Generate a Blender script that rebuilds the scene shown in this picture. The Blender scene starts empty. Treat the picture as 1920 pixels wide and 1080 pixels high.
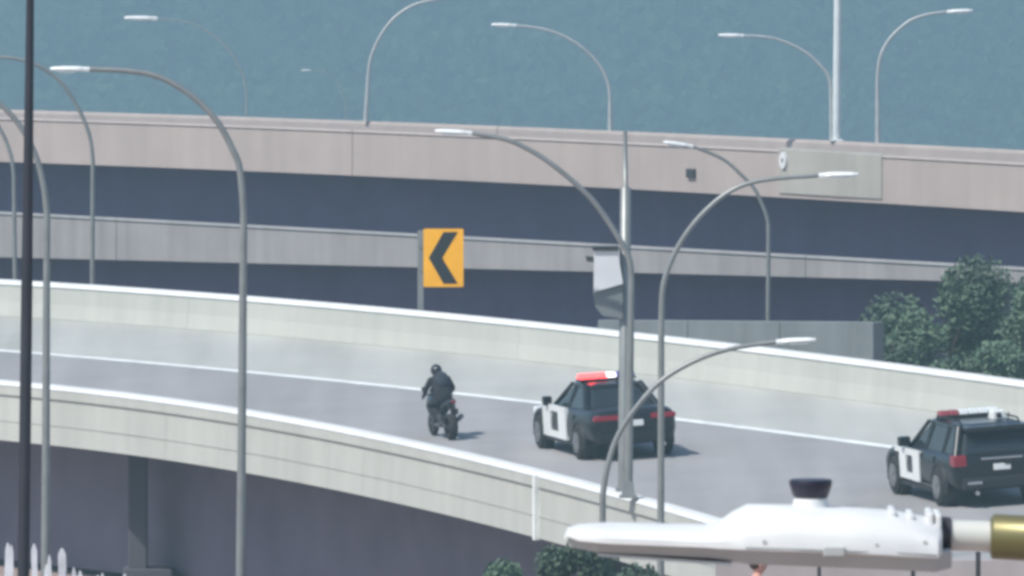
import bpy, bmesh, math, random
from mathutils import Vector, Matrix

# ------------------------------------------------------------------ camera, sky, sun
scene = bpy.context.scene
COL = scene.collection
R = math.radians
FPX = 23000.0            # focal length in pixels of the 1920 wide photograph
PITCH = R(2.8)
CZ = 19.3                # camera height above the ground under the ramp

cam_data = bpy.data.cameras.new('camera')
cam_data.sensor_width = 36.0
cam_data.lens = 36.0 * FPX / 1920.0
cam_data.clip_start = 0.5
cam_data.clip_end = 8000.0
cam_data.dof.use_dof = True
cam_data.dof.focus_distance = 250.0
cam_data.dof.aperture_fstop = 70.0
cam = bpy.data.objects.new('camera', cam_data)
COL.objects.link(cam)
cam.location = (0, 0, CZ)
cam.rotation_euler = (R(90) - PITCH, 0, 0)
scene.camera = cam

SUN_EL, SUN_AZ = R(52), R(232)      # azimuth from +Y towards +X: behind the camera, to the left
world = bpy.data.worlds.new('World')
scene.world = world
world.use_nodes = True
wn = world.node_tree
sky = wn.nodes.new('ShaderNodeTexSky')
sky.sky_type = 'NISHITA'
sky.sun_disc = False
sky.sun_elevation = SUN_EL
sky.sun_rotation = SUN_AZ
bg = wn.nodes['Background']
bg.inputs['Strength'].default_value = 0.12
wn.links.new(sky.outputs['Color'], bg.inputs['Color'])

sun_data = bpy.data.lights.new('sun', 'SUN')
sun_data.energy = 3.6
sun_data.angle = R(0.6)
sun_data.color = (1.0, 0.96, 0.9)
sun = bpy.data.objects.new('sun', sun_data)
COL.objects.link(sun)
sd = Vector((math.sin(SUN_AZ) * math.cos(SUN_EL), math.cos(SUN_AZ) * math.cos(SUN_EL), math.sin(SUN_EL)))
sun.rotation_euler = sd.to_track_quat('Z', 'Y').to_euler()
sun.location = (0, 150, 120)

scene.view_settings.view_transform = 'Standard'
scene.view_settings.look = 'None'
scene.view_settings.gamma = 1.0
scene.view_settings.exposure = 0.48
scene.render.engine = 'CYCLES'
scene.cycles.use_denoising = True
scene.cycles.pixel_filter_type = 'BLACKMAN_HARRIS'
scene.cycles.filter_width = 3.6
scene.cycles.max_bounces = 8
scene.cycles.volume_bounces = 1

rng = random.Random(7)

# ------------------------------------------------------------------ helpers
def ray(u, v):
    """Direction through pixel (u, v) of the 1920 x 1080 photograph."""
    x = (u - 960) / FPX
    t = -(v - 540) / FPX
    return Vector((x, math.cos(PITCH) + t * math.sin(PITCH), -math.sin(PITCH) + t * math.cos(PITCH)))

def at(u, v, Y):
    d = ray(u, v)
    s = Y / d.y
    return Vector((d.x * s, Y, CZ + d.z * s))

# ramp surface: banked and gently rising plane
PX, PY, PZ0 = 0.05, 0.03, 3.6
def road_z(x, y):
    return PZ0 + PX * x + PY * (y - 250)

def lane_wear(m):
    nt = m.node_tree
    sc = [n for n in nt.nodes if n.type == 'VECT_MATH'][0]
    src = sc.inputs['Scale'].links[0].from_socket
    tc = [n for n in nt.nodes if n.type == 'TEX_COORD'][0]
    mp = nt.nodes.new('ShaderNodeMapping'); mp.inputs['Rotation'].default_value = (0, 0, R(-24)); mp.inputs['Scale'].default_value = (0.9, 0.035, 1)
    nz = nt.nodes.new('ShaderNodeTexNoise'); nz.inputs['Scale'].default_value = 1.0; nz.inputs['Detail'].default_value = 5
    mr = nt.nodes.new('ShaderNodeMapRange')
    for k, v in (('From Min', .35), ('From Max', .68), ('To Min', 1.07), ('To Max', .86)): mr.inputs[k].default_value = v
    mu = nt.nodes.new('ShaderNodeMath'); mu.operation = 'MULTIPLY'
    nt.links.new(tc.outputs['Object'], mp.inputs['Vector']); nt.links.new(mp.outputs['Vector'], nz.inputs['Vector']); nt.links.new(nz.outputs['Fac'], mr.inputs['Value'])
    nt.links.new(src, mu.inputs[0]); nt.links.new(mr.outputs['Result'], mu.inputs[1]); nt.links.new(mu.outputs['Value'], sc.inputs['Scale'])

def on_ramp(u, v, h=0.0):
    d = ray(u, v)
    s = (PZ0 - CZ + h - PY * 250) / (d.z - PX * d.x - PY * d.y)
    return Vector((d.x * s, d.y * s, CZ + d.z * s))

MATS = {}
def mat(name, color, rough=0.7, metal=0.0, var=0.12, scale=1.5, streak=0.0, bump=0.0, emit=None, estr=0.0, coat=0.0, spec=0.5):
    if name in MATS:
        return MATS[name]
    m = bpy.data.materials.new(name)
    m.use_nodes = True
    nt = m.node_tree
    b = nt.nodes['Principled BSDF']
    b.inputs['Roughness'].default_value = rough
    b.inputs['Metallic'].default_value = metal
    b.inputs['Specular IOR Level'].default_value = spec
    if coat:
        b.inputs['Coat Weight'].default_value = coat
        b.inputs['Coat Roughness'].default_value = 0.08
    tc = nt.nodes.new('ShaderNodeTexCoord')
    nz = nt.nodes.new('ShaderNodeTexNoise')
    nz.inputs['Scale'].default_value = scale
    nz.inputs['Detail'].default_value = 6
    nt.links.new(tc.outputs['Object'], nz.inputs['Vector'])
    rmp = nt.nodes.new('ShaderNodeMapRange')
    rmp.inputs['From Min'].default_value = 0.3
    rmp.inputs['From Max'].default_value = 0.7
    rmp.inputs['To Min'].default_value = 1 - var
    rmp.inputs['To Max'].default_value = 1 + var
    nt.links.new(nz.outputs['Fac'], rmp.inputs['Value'])
    val = rmp.outputs['Result']
    if streak:
        mp = nt.nodes.new('ShaderNodeMapping')
        mp.inputs['Scale'].default_value = (2.2, 2.2, 0.12)
        nt.links.new(tc.outputs['Object'], mp.inputs['Vector'])
        n2 = nt.nodes.new('ShaderNodeTexNoise')
        n2.inputs['Scale'].default_value = 1.0
        n2.inputs['Detail'].default_value = 5
        nt.links.new(mp.outputs['Vector'], n2.inputs['Vector'])
        r2 = nt.nodes.new('ShaderNodeMapRange')
        r2.inputs['From Min'].default_value = 0.35
        r2.inputs['From Max'].default_value = 0.7
        r2.inputs['To Min'].default_value = 1.0 + streak * 0.3
        r2.inputs['To Max'].default_value = 1.0 - streak
        nt.links.new(n2.outputs['Fac'], r2.inputs['Value'])
        mu = nt.nodes.new('ShaderNodeMath')
        mu.operation = 'MULTIPLY'
        nt.links.new(val, mu.inputs[0])
        nt.links.new(r2.outputs['Result'], mu.inputs[1])
        val = mu.outputs['Value']
    mx = nt.nodes.new('ShaderNodeVectorMath')
    mx.operation = 'SCALE'
    mx.inputs[0].default_value = color[:3]
    nt.links.new(val, mx.inputs['Scale'])
    nt.links.new(mx.outputs['Vector'], b.inputs['Base Color'])
    if bump:
        bp = nt.nodes.new('ShaderNodeBump')
        bp.inputs['Strength'].default_value = bump
        bp.inputs['Distance'].default_value = 0.02
        n3 = nt.nodes.new('ShaderNodeTexNoise')
        n3.inputs['Scale'].default_value = 14
        n3.inputs['Detail'].default_value = 4
        nt.links.new(tc.outputs['Object'], n3.inputs['Vector'])
        nt.links.new(n3.outputs['Fac'], bp.inputs['Height'])
        nt.links.new(bp.outputs['Normal'], b.inputs['Normal'])
    if emit:
        b.inputs['Emission Color'].default_value = (*emit, 1)
        b.inputs['Emission Strength'].default_value = estr
    MATS[name] = m
    return m

mat('sunlit_concrete', (0.62, 0.63, 0.62), 0.8, var=0.07, scale=1.5, bump=0.2)  # sunlit brightness of the barrier tops put into a paler tone
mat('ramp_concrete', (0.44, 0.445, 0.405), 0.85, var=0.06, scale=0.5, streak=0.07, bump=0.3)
mat('shoulder_concrete', (0.40, 0.405, 0.375), 0.85, var=0.05, scale=0.4, bump=0.2)
mat('road_concrete', (0.29, 0.285, 0.285), 0.85, var=0.05, scale=0.5, bump=0.2)
mat('paint_white', (0.72, 0.74, 0.72), 0.6, var=0.18, scale=2.5)
mat('old_concrete', (0.37, 0.32, 0.295), 0.9, var=0.07, scale=0.4, streak=0.08, bump=0.3)
mat('block_concrete', (0.345, 0.335, 0.30), 0.9, var=0.08, scale=0.8, streak=0.12, bump=0.3)
mat('dull_concrete', (0.165, 0.185, 0.19), 0.9, var=0.10, scale=0.6, streak=0.15, bump=0.3)
mat('grey_concrete', (0.25, 0.245, 0.245), 0.9, var=0.10, scale=0.6, streak=0.15, bump=0.3)
mat('shade_steel', (0.055, 0.048, 0.115), 0.7, var=0.15, scale=0.8, streak=0.12)  # purple cast of the shaded girder bands put into the base colour
mat('shade_concrete', (0.155, 0.14, 0.185), 0.9, var=0.15, scale=0.8)  # dark violet of the shade under the decks put into the colour
mat('shade_dark_concrete', (0.07, 0.07, 0.085), 0.9, var=0.15, scale=0.8)  # shadow on the ramp columns put into the colour as a darker tone
mat('galvanised', (0.23, 0.24, 0.235), 0.42, metal=0.3, var=0.12, scale=3)
mat('pale_galvanised', (0.40, 0.42, 0.42), 0.5, metal=0.2, var=0.12, scale=3)
mat('pale_pole', (0.62, 0.66, 0.66), 0.5, metal=0.0, var=0.08, scale=3)
mat('head_white', (0.63, 0.64, 0.63), 0.5, var=0.07, scale=9)
mat('lamp_white', (0.74, 0.76, 0.75), 0.45, var=0.05, scale=4)
mat('lamp_grey', (0.26, 0.27, 0.26), 0.5, var=0.08, scale=6)
mat('tray_grey', (0.40, 0.41, 0.40), 0.5, var=0.08, scale=6)
mat('lens', (0.45, 0.47, 0.47), 0.25, var=0.05)
mat('dark_pole', (0.018, 0.02, 0.03), 0.6, var=0.2, scale=3)
mat('dark_steel', (0.03, 0.032, 0.035), 0.5, var=0.2, scale=4)
mat('sign_yellow', (0.95, 0.44, 0.004), 0.45, var=0.06, scale=4)
mat('sign_black', (0.012, 0.011, 0.012), 0.5, var=0.1)
mat('sign_back', (0.68, 0.69, 0.70), 0.5, metal=0.1, var=0.05, scale=3)
mat('ground_soil', (0.33, 0.25, 0.23), 0.95, var=0.3, scale=0.25, bump=0.5)
mat('leaf_green', (0.05, 0.085, 0.05), 0.7, var=0.5, scale=0.6)
mat('leaf_pale', (0.07, 0.12, 0.07), 0.7, var=0.5, scale=0.6)
mat('bark', (0.09, 0.07, 0.055), 0.9, var=0.3, scale=4)
mat('wood_far', (0.05, 0.10, 0.055), 0.85, var=0.35, scale=0.02)
mat('car_black', (0.010, 0.012, 0.014), 0.3, var=0.1, coat=0.3, spec=0.3)
mat('car_white', (0.78, 0.79, 0.77), 0.35, var=0.05, coat=0.4)
mat('car_glass', (0.02, 0.026, 0.03), 0.1, var=0.1, spec=0.5)
mat('tyre', (0.018, 0.018, 0.018), 0.85, var=0.2, scale=8)
mat('rim', (0.35, 0.35, 0.36), 0.35, metal=0.8, var=0.1)
mat('trim_black', (0.015, 0.015, 0.016), 0.55, var=0.1)
mat('chrome', (0.6, 0.6, 0.62), 0.2, metal=1.0, var=0.05)
mat('tail_red', (0.20, 0.010, 0.025), 0.25, var=0.1, emit=(1, 0.05, 0.08), estr=0.04)
mat('beacon_red', (0.6, 0.03, 0.03), 0.3, emit=(1, 0.06, 0.06), estr=3.5)
mat('beacon_red_off', (0.30, 0.06, 0.07), 0.25, var=0.1)
mat('beacon_white', (0.8, 0.8, 0.8), 0.3, emit=(1, 0.92, 0.95), estr=1.6)
mat('beacon_clear', (0.75, 0.78, 0.78), 0.2, var=0.05)
mat('beacon_blue', (0.03, 0.06, 0.4), 0.25, var=0.1)
mat('cloth_dark', (0.014, 0.015, 0.02), 0.9, var=0.3, scale=6)
mat('helmet', (0.01, 0.01, 0.012), 0.2, var=0.1, coat=0.6)
mat('bike_dark', (0.022, 0.024, 0.03), 0.35, var=0.2, coat=0.4)
mat('bike_metal', (0.2, 0.2, 0.21), 0.35, metal=0.8, var=0.1)
mat('skin', (0.52, 0.27, 0.21), 0.6, var=0.06, scale=8)
mat('hair', (0.035, 0.018, 0.012), 0.7, var=0.3, scale=20)
mat('cloth_rose', (0.40, 0.19, 0.19), 0.9, var=0.15, scale=8)
mat('cloth_blue', (0.025, 0.03, 0.045), 0.9, var=0.15, scale=8)
mat('sleeve_olive', (0.17, 0.155, 0.07), 0.4, metal=0.5, var=0.1, scale=6)
mat('arm_metal', (0.55, 0.55, 0.5), 0.4, metal=0.1, var=0.1, scale=6)
mat('photocell', (0.01, 0.01, 0.025), 0.4, var=0.1)
mat('board_white', (0.62, 0.63, 0.66), 0.8, var=0.15, scale=3, streak=0.2)
mat('plinth_pink', (0.38, 0.34, 0.33), 0.85, var=0.08, scale=1.0, streak=0.1)

lane_wear(MATS['road_concrete']); lane_wear(MATS['shoulder_concrete'])

class MB:
    """Collects geometry for one mesh object."""
    def __init__(self):
        self.v, self.f, self.smooth = [], [], []
    def add(self, vs, fs, smooth=False):
        o = len(self.v)
        self.v += [Vector(p) for p in vs]
        self.f += [tuple(i + o for i in f) for f in fs]
        self.smooth += [smooth] * len(fs)
    def box(self, lo, hi, M=None, taper=(1, 1)):
        x0, y0, z0 = lo; x1, y1, z1 = hi
        cx, cy = (x0 + x1) / 2, (y0 + y1) / 2
        t = lambda x, y: (cx + (x - cx) * taper[0], cy + (y - cy) * taper[1])
        vs = [(x0, y0, z0), (x1, y0, z0), (x1, y1, z0), (x0, y1, z0),
              (*t(x0, y0), z1), (*t(x1, y0), z1), (*t(x1, y1), z1), (*t(x0, y1), z1)]
        if M: vs = [M @ Vector(p) for p in vs]
        self.add(vs, [(3, 2, 1, 0), (4, 5, 6, 7), (0, 1, 5, 4), (1, 2, 6, 5), (2, 3, 7, 6), (3, 0, 4, 7)])
    def loft(self, loops, cap=True, smooth=False, closed=True):
        n = len(loops[0]); vs = [p for l in loops for p in l]; fs = []
        for i in range(len(loops) - 1):
            for j in range(n if closed else n - 1):
                k = (j + 1) % n
                fs.append((i * n + j, i * n + k, (i + 1) * n + k, (i + 1) * n + j))
        self.add(vs, fs, smooth)
        if cap and closed:
            self.add(loops[0], [tuple(range(n - 1, -1, -1))]); self.add(loops[-1], [tuple(range(n))])
    def tube(self, pts, radii, n=10, smooth=True):
        pts = [Vector(p) for p in pts]
        if not isinstance(radii, (list, tuple)): radii = [radii] * len(pts)
        loops = []; ref = None
        for i, p in enumerate(pts):
            d = (pts[min(i + 1, len(pts) - 1)] - pts[max(i - 1, 0)]).normalized()
            if ref is None:
                ref = Vector((0, 1, 0)) if abs(d.y) < 0.8 else Vector((1, 0, 0))
            a = (ref - d * ref.dot(d)).normalized(); ref = a
            b = d.cross(a)
            loops.append([p + (a * math.cos(2 * math.pi * k / n) + b * math.sin(2 * math.pi * k / n)) * radii[i] for k in range(n)])
        self.loft(loops, smooth=smooth)
    def disc(self, c, axis, r, depth, n=20, r2=None, smooth=True):
        c = Vector(c); ax = Vector(axis).normalized()
        self.tube([c - ax * depth / 2, c + ax * depth / 2], [r, r2 if r2 is not None else r], n, smooth)
    def build(self, name, material, parent=None, bevel=0.0, subsurf=0, autosmooth=False):
        me = bpy.data.meshes.new(name)
        me.from_pydata([tuple(p) for p in self.v], [], self.f)
        if subsurf or bevel:
            bm = bmesh.new(); bm.from_mesh(me)
            bmesh.ops.remove_doubles(bm, verts=bm.verts, dist=1e-5)
            bmesh.ops.recalc_face_normals(bm, faces=bm.faces)
            for fc in bm.faces: fc.smooth = bool(subsurf)
            bm.to_mesh(me); bm.free()
        else:
            me.polygons.foreach_set('use_smooth', self.smooth)
            bm = bmesh.new(); bm.from_mesh(me)
            bmesh.ops.recalc_face_normals(bm, faces=bm.faces)
            bm.to_mesh(me); bm.free()
        me.materials.append(MATS[material])
        o = bpy.data.objects.new(name, me)
        COL.objects.link(o)
        if parent: o.parent = parent
        if bevel:
            md = o.modifiers.new('bevel', 'BEVEL'); md.width = bevel; md.segments = 2; md.limit_method = 'ANGLE'
        if subsurf:
            md = o.modifiers.new('sub', 'SUBSURF'); md.levels = subsurf; md.render_levels = subsurf
        return o

def tag(o, label=None, cat=None, group=None, kind=None):
    if label: o['label'] = label
    if cat: o['category'] = cat
    if group: o['group'] = group
    if kind: o['kind'] = kind
    return o

def thing(name, label, cat, loc=(0, 0, 0), rz=0.0, group=None):
    o = bpy.data.objects.new(name, None)
    COL.objects.link(o)
    o.location = loc; o.rotation_euler = (0, 0, rz); o.empty_display_size = 0.2
    return tag(o, label, cat, group)

def lerp(a, b, t): return a + (b - a) * t

def quadfit(pts):
    """Least squares y = a + b x + c x^2 through world points."""
    S = [sum(p.x ** k for p in pts) for k in range(5)]
    T = [sum(p.y * p.x ** k for p in pts) for k in range(3)]
    A = Matrix(((S[0], S[1], S[2]), (S[1], S[2], S[3]), (S[2], S[3], S[4])))
    return A.inverted() @ Vector(T)

def curve_pts(c, x0, x1, lo, hi, step=0.5):
    """Samples the fitted curve in [x0, x1]; outside it runs straight on to lo and hi."""
    f = lambda x: c[0] + c[1] * x + c[2] * x * x
    g = lambda x: c[1] + 2 * c[2] * x
    out = []; n = int((hi - lo) / step)
    for i in range(n + 1):
        x = lerp(lo, hi, i / n)
        if x < x0: y = f(x0) + g(x0) * (x - x0)
        elif x > x1: y = f(x1) + g(x1) * (x - x1)
        else: y = f(x)
        out.append(Vector((x, y, 0)))
    return out

def normals(P):
    """Horizontal unit normals pointing away from the camera."""
    out = []
    for i in range(len(P)):
        d = P[min(i + 1, len(P) - 1)] - P[max(i - 1, 0)]
        n = Vector((-d.y, d.x, 0)).normalized()
        if n.y < 0: n = -n
        out.append(n)
    return out

def sweep(mb, P, N, prof, zf):
    """Sweeps a closed profile [(offset away from camera, height)] along a path."""
    loops = []
    for i, (p, n) in enumerate(zip(P, N)):
        pr = prof(i) if callable(prof) else prof
        loops.append([Vector((p.x + n.x * o, p.y + n.y * o, zf(p.x + n.x * o, p.y + n.y * o) + h)) for o, h in pr])
    mb.loft(loops)

def cut(P, N, s0, s1):
    """Part of a path between two arc lengths."""
    L = [0.0]
    for i in range(1, len(P)): L.append(L[-1] + (P[i] - P[i - 1]).length)
    def pick(s):
        for i in range(1, len(P)):
            if L[i] >= s or i == len(P) - 1:
                t = (s - L[i - 1]) / (L[i] - L[i - 1])
                return P[i - 1].lerp(P[i], t), N[i - 1].lerp(N[i], t).normalized()
    a = [pick(s0)] + [(P[i], N[i]) for i in range(len(P)) if s0 + 0.05 < L[i] < s1 - 0.05] + [pick(s1)]
    return [q[0] for q in a], [q[1] for q in a]

def length(P): return sum((P[i] - P[i - 1]).length for i in range(1, len(P)))

# ------------------------------------------------------------------ ground
def ground_z(x, y):
    def sm(a, b, t):
        t = max(0.0, min(1.0, (t - a) / (b - a))); return t * t * (3 - 2 * t)
    z = 0.0
    z += 7.3 * (1 - sm(45, 190, y))                       # the near bank below the camera
    z -= 2.2 * sm(-4, 9, x) * sm(150, 220, y)             # falls off to the right
    z -= 110 * sm(430, 1000, y)                            # valley behind the viaducts
    z += 230 * sm(2500, 4100, y)                          # wooded hillside
    return z

g = MB()
ys = [-60, 0, 40] + list(range(60, 430, 10)) + list(range(430, 1000, 40)) + list(range(1000, 4300, 80)) + [4400]
xs = [-700, -400, -200, -100, -60] + list(range(-40, 41, 4)) + [60, 100, 200, 400, 700]
vs = [(x, y, ground_z(x, y)) for y in ys for x in xs]
nx = len(xs)
g.add(vs, [(j * nx + i, j * nx + i + 1, (j + 1) * nx + i + 1, (j + 1) * nx + i) for j in range(len(ys) - 1) for i in range(nx - 1)], True)
tag(g.build('ground', 'ground_soil'), kind='structure')

# far hillside wood: one mass of crowns
w = MB()
wr = random.Random(3)
for k in range(5400):
    y = wr.uniform(2700, 3200); x = wr.uniform(-330, 330)
    z0 = ground_z(x, y); h = wr.uniform(9, 16); rad = wr.uniform(6, 10)
    for q in range(78):
        th = wr.uniform(0, 6.283); ph = wr.uniform(-0.25, 1.0); rr = rad * math.sqrt(max(0, 1 - ph * ph))
        c = Vector((x + rr * math.cos(th), y + rr * math.sin(th), z0 + h * 0.62 + h * 0.42 * ph))
        s = wr.uniform(0.8, 1.8)
        a = Vector((wr.gauss(0, 1), wr.gauss(0, 1), wr.gauss(0, 0.6))).normalized()
        b = a.orthogonal().normalized() * s; a = a.cross(b.normalized()) * s
        w.add([c - a - b * 0.7, c + a * 0.8 - b, c + a + b * 0.8, c - a * 0.7 + b], [(0, 1, 2, 3)])
tag(w.build('wood', 'wood_far'), label='hazy wooded hillside far behind the viaducts', kind='stuff')

# ------------------------------------------------------------------ the curved ramp
near_px = [(0, 716), (100, 722), (250, 742), (450, 775), (640, 803), (740, 824), (900, 860), (1000, 884), (1120, 912), (1225, 942), (1350, 985)]
far_px = [(0, 523), (100, 532), (250, 545), (443, 557), (640, 572), (800, 587), (1007, 607), (1160, 623), (1280, 635), (1413, 650), (1513, 665), (1680, 688), (1920, 718)]
line_px = [(0, 655), (100, 667), (250, 680), (383, 692), (583, 710), (740, 725), (940, 747), (1280, 785), (1500, 818), (1660, 838)]
cn = quadfit([on_ramp(u, v, 0.85) for u, v in near_px])
cf = quadfit([on_ramp(u, v, 0.85) for u, v in far_px])
cl = quadfit([on_ramp(u, v, 0.0) for u, v in line_px])
NP = curve_pts(cn, -10.5, 4.0, -26, 12); NN = normals(NP)
FP = curve_pts(cf, -12.5, 11.5, -27, 24); FN = normals(FP)
LP = curve_pts(cl, -12, 8, -26, 21); LN = normals(LP)

d = MB()
rows = 60
def along(P, t):
    s = t * (len(P) - 1); i = min(int(s), len(P) - 2); return P[i].lerp(P[i + 1], s - i)
top = []
for i in range(rows + 1):
    a, b = along(NP, i / rows), along(FP, i / rows)
    top.append([a.lerp(b, k / 6) for k in range(7)])
vs = [(p.x, p.y, road_z(p.x, p.y)) for r in top for p in r]
d.add(vs, [(i * 7 + k, i * 7 + k + 1, (i + 1) * 7 + k + 1, (i + 1) * 7 + k) for i in range(rows) for k in range(6)], True)
tag(d.build('road', 'road_concrete'), kind='structure')

ramp = thing('curved_ramp', 'pale concrete curved ramp bridge carrying the motorcycle and both patrol vehicles', 'bridge', (0, 245, 0))
OFF = Matrix.Translation((0, -245, 0))
def rbuild(mb, name, m, parent=ramp, off=(0, 245, 0), **k):
    for p in mb.v: p -= Vector(off)
    return mb.build(name, m, parent, **k)

# slab below the road, girder, columns
s = MB()
loops = []
for i in range(rows + 1):
    a, b = along(NP, i / rows), along(FP, i / rows)
    n_ = (b - a).normalized(); a = a + n_ * 0.35; b = b - n_ * 0.02
    za, zb = road_z(a.x, a.y) - 0.02, road_z(b.x, b.y) - 0.02
    loops.append([Vector((a.x, a.y, za)), Vector((b.x, b.y, zb)), Vector((b.x, b.y, zb - 0.33)), Vector((a.x, a.y, za - 0.33))])
s.loft(loops)
rbuild(s, 'deck_slab', 'shade_concrete')
for off0, dp in ((2.5, 3.5), (8.2, 1.6)):  # front run is a dark wall added to fill the shade under the ramp
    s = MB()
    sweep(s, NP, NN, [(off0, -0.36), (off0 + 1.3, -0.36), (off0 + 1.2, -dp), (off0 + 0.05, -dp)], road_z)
    rbuild(s, 'girder', 'shade_concrete')
for x in (-17, -9.35, 0.6, 8):
    i = min(range(len(NP)), key=lambda k: abs(NP[k].x - x))
    for off0 in (1.7, 8.0):
        p = NP[i] + NN[i] * off0
        zt = road_z(p.x, p.y) - 0.36
        zg = ground_z(p.x, p.y)
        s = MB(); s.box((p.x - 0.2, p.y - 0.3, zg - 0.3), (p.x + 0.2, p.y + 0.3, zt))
        c = rbuild(s, 'column', 'shade_dark_concrete', bevel=0.03)
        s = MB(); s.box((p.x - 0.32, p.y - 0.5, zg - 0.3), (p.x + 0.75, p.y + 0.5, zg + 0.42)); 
        rbuild(s, 'footing', 'shade_dark_concrete', c, (0, 245, 0), bevel=0.03)

def barrier_run(P, N, prof, joints, name, m, parent):
    L = length(P); J = [0.0] + joints + [L]
    out = []
    for a, b in zip(J[:-1], J[1:]):
        p, n = cut(P, N, a + 0.004, b - 0.004)
        s = MB(); sweep(s, p, n, prof, road_z)
        out.append(rbuild(s, name, m, parent))
    return out
# near barrier: coping band on top, recessed face, slab edge
LN_near = length(NP)
def arc_at(P, x):
    s = 0.0
    for i in range(1, len(P)):
        if P[i].x >= x: return s + (P[i] - P[i - 1]).length * (x - P[i - 1].x) / (P[i].x - P[i - 1].x)
        s += (P[i] - P[i - 1]).length
    return s
jx = arc_at(NP, 0.5)
nj = sorted([jx - 11.0 * k for k in range(1, 4)] + [jx] + [jx + 11.0])
nj = [j for j in nj if 1 < j < LN_near - 1]
barrier_run(NP, NN, [(0.0, -0.42), (0.03, 0.55), (-0.02, 0.58), (-0.02, 0.775), (0.30, 0.775), (0.34, 0.575), (0.46, 0.012), (0.46, -0.05), (0.3, -0.05), (0.3, -0.42)], nj, 'barrier_panel', 'ramp_concrete', ramp)
barrier_run(NP, NN, [(-0.035, 0.778), (0.04, 0.85), (0.26, 0.85), (0.31, 0.80), (0.31, 0.778)], nj, 'coping', 'sunlit_concrete', ramp)
# pilaster strip at the joint
pj, nj2 = cut(NP, NN, jx - 0.06, jx + 0.08)
s = MB(); sweep(s, pj, nj2, [(-0.09, -0.45), (-0.09, 0.81), (0.05, 0.81), (0.05, -0.45)], road_z)
rbuild(s, 'joint_cover', 'paint_white')
# far barrier
LF = length(FP)
fj = [LF * k / 7 + 2.2 for k in range(1, 7)]
barrier_run(FP, FN, [(-0.07, 0.012), (-0.015, 0.36), (0.0, 0.76), (0.30, 0.76), (0.34, -0.4), (0.1, -0.4), (0.1, 0.012)], fj, 'barrier_panel', 'ramp_concrete', ramp)
barrier_run(FP, FN, [(-0.03, 0.762), (0.07, 0.85), (0.27, 0.85), (0.33, 0.762)], fj, 'coping', 'sunlit_concrete', ramp)

# painted lines (sheets 4 mm above the road)
def strip(P, N, w0, w1, name, lift=0.005):
    s = MB(); vs = []
    for p, n in zip(P, N):
        for o in (w0, w1):
            x, y = p.x + n.x * o, p.y + n.y * o
            vs.append((x, y, road_z(x, y) + lift))
    s.add(vs, [(2 * i, 2 * i + 1, 2 * i + 3, 2 * i + 2) for i in range(len(P) - 1)])
    o = s.build(name, 'paint_white'); o['kind'] = 'structure'; return o
strip(LP, LN, -0.16, 0.16, 'edge_line', 0.010)
s = MB(); vs = []
for i in range(41):
    a, b = along(LP, i / 40), along(FP, i / 40)
    vs += [(p.x, p.y, road_z(p.x, p.y) + 0.005) for p in (a, b)]
s.add(vs, [(2 * i, 2 * i + 1, 2 * i + 3, 2 * i + 2) for i in range(40)], True)
s.build('shoulder', 'shoulder_concrete')['kind'] = 'structure'
a = on_ramp(1188, 938); b = on_ramp(1228, 943)
s = MB(); s.add([(p.x, p.y, road_z(p.x, p.y) + 0.006) for p in (on_ramp(1188, 935), on_ramp(1226, 939), on_ramp(1226, 946), on_ramp(1188, 942))], [(3, 2, 1, 0)])
s.build('lane_dash', 'paint_white')['kind'] = 'structure'

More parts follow.
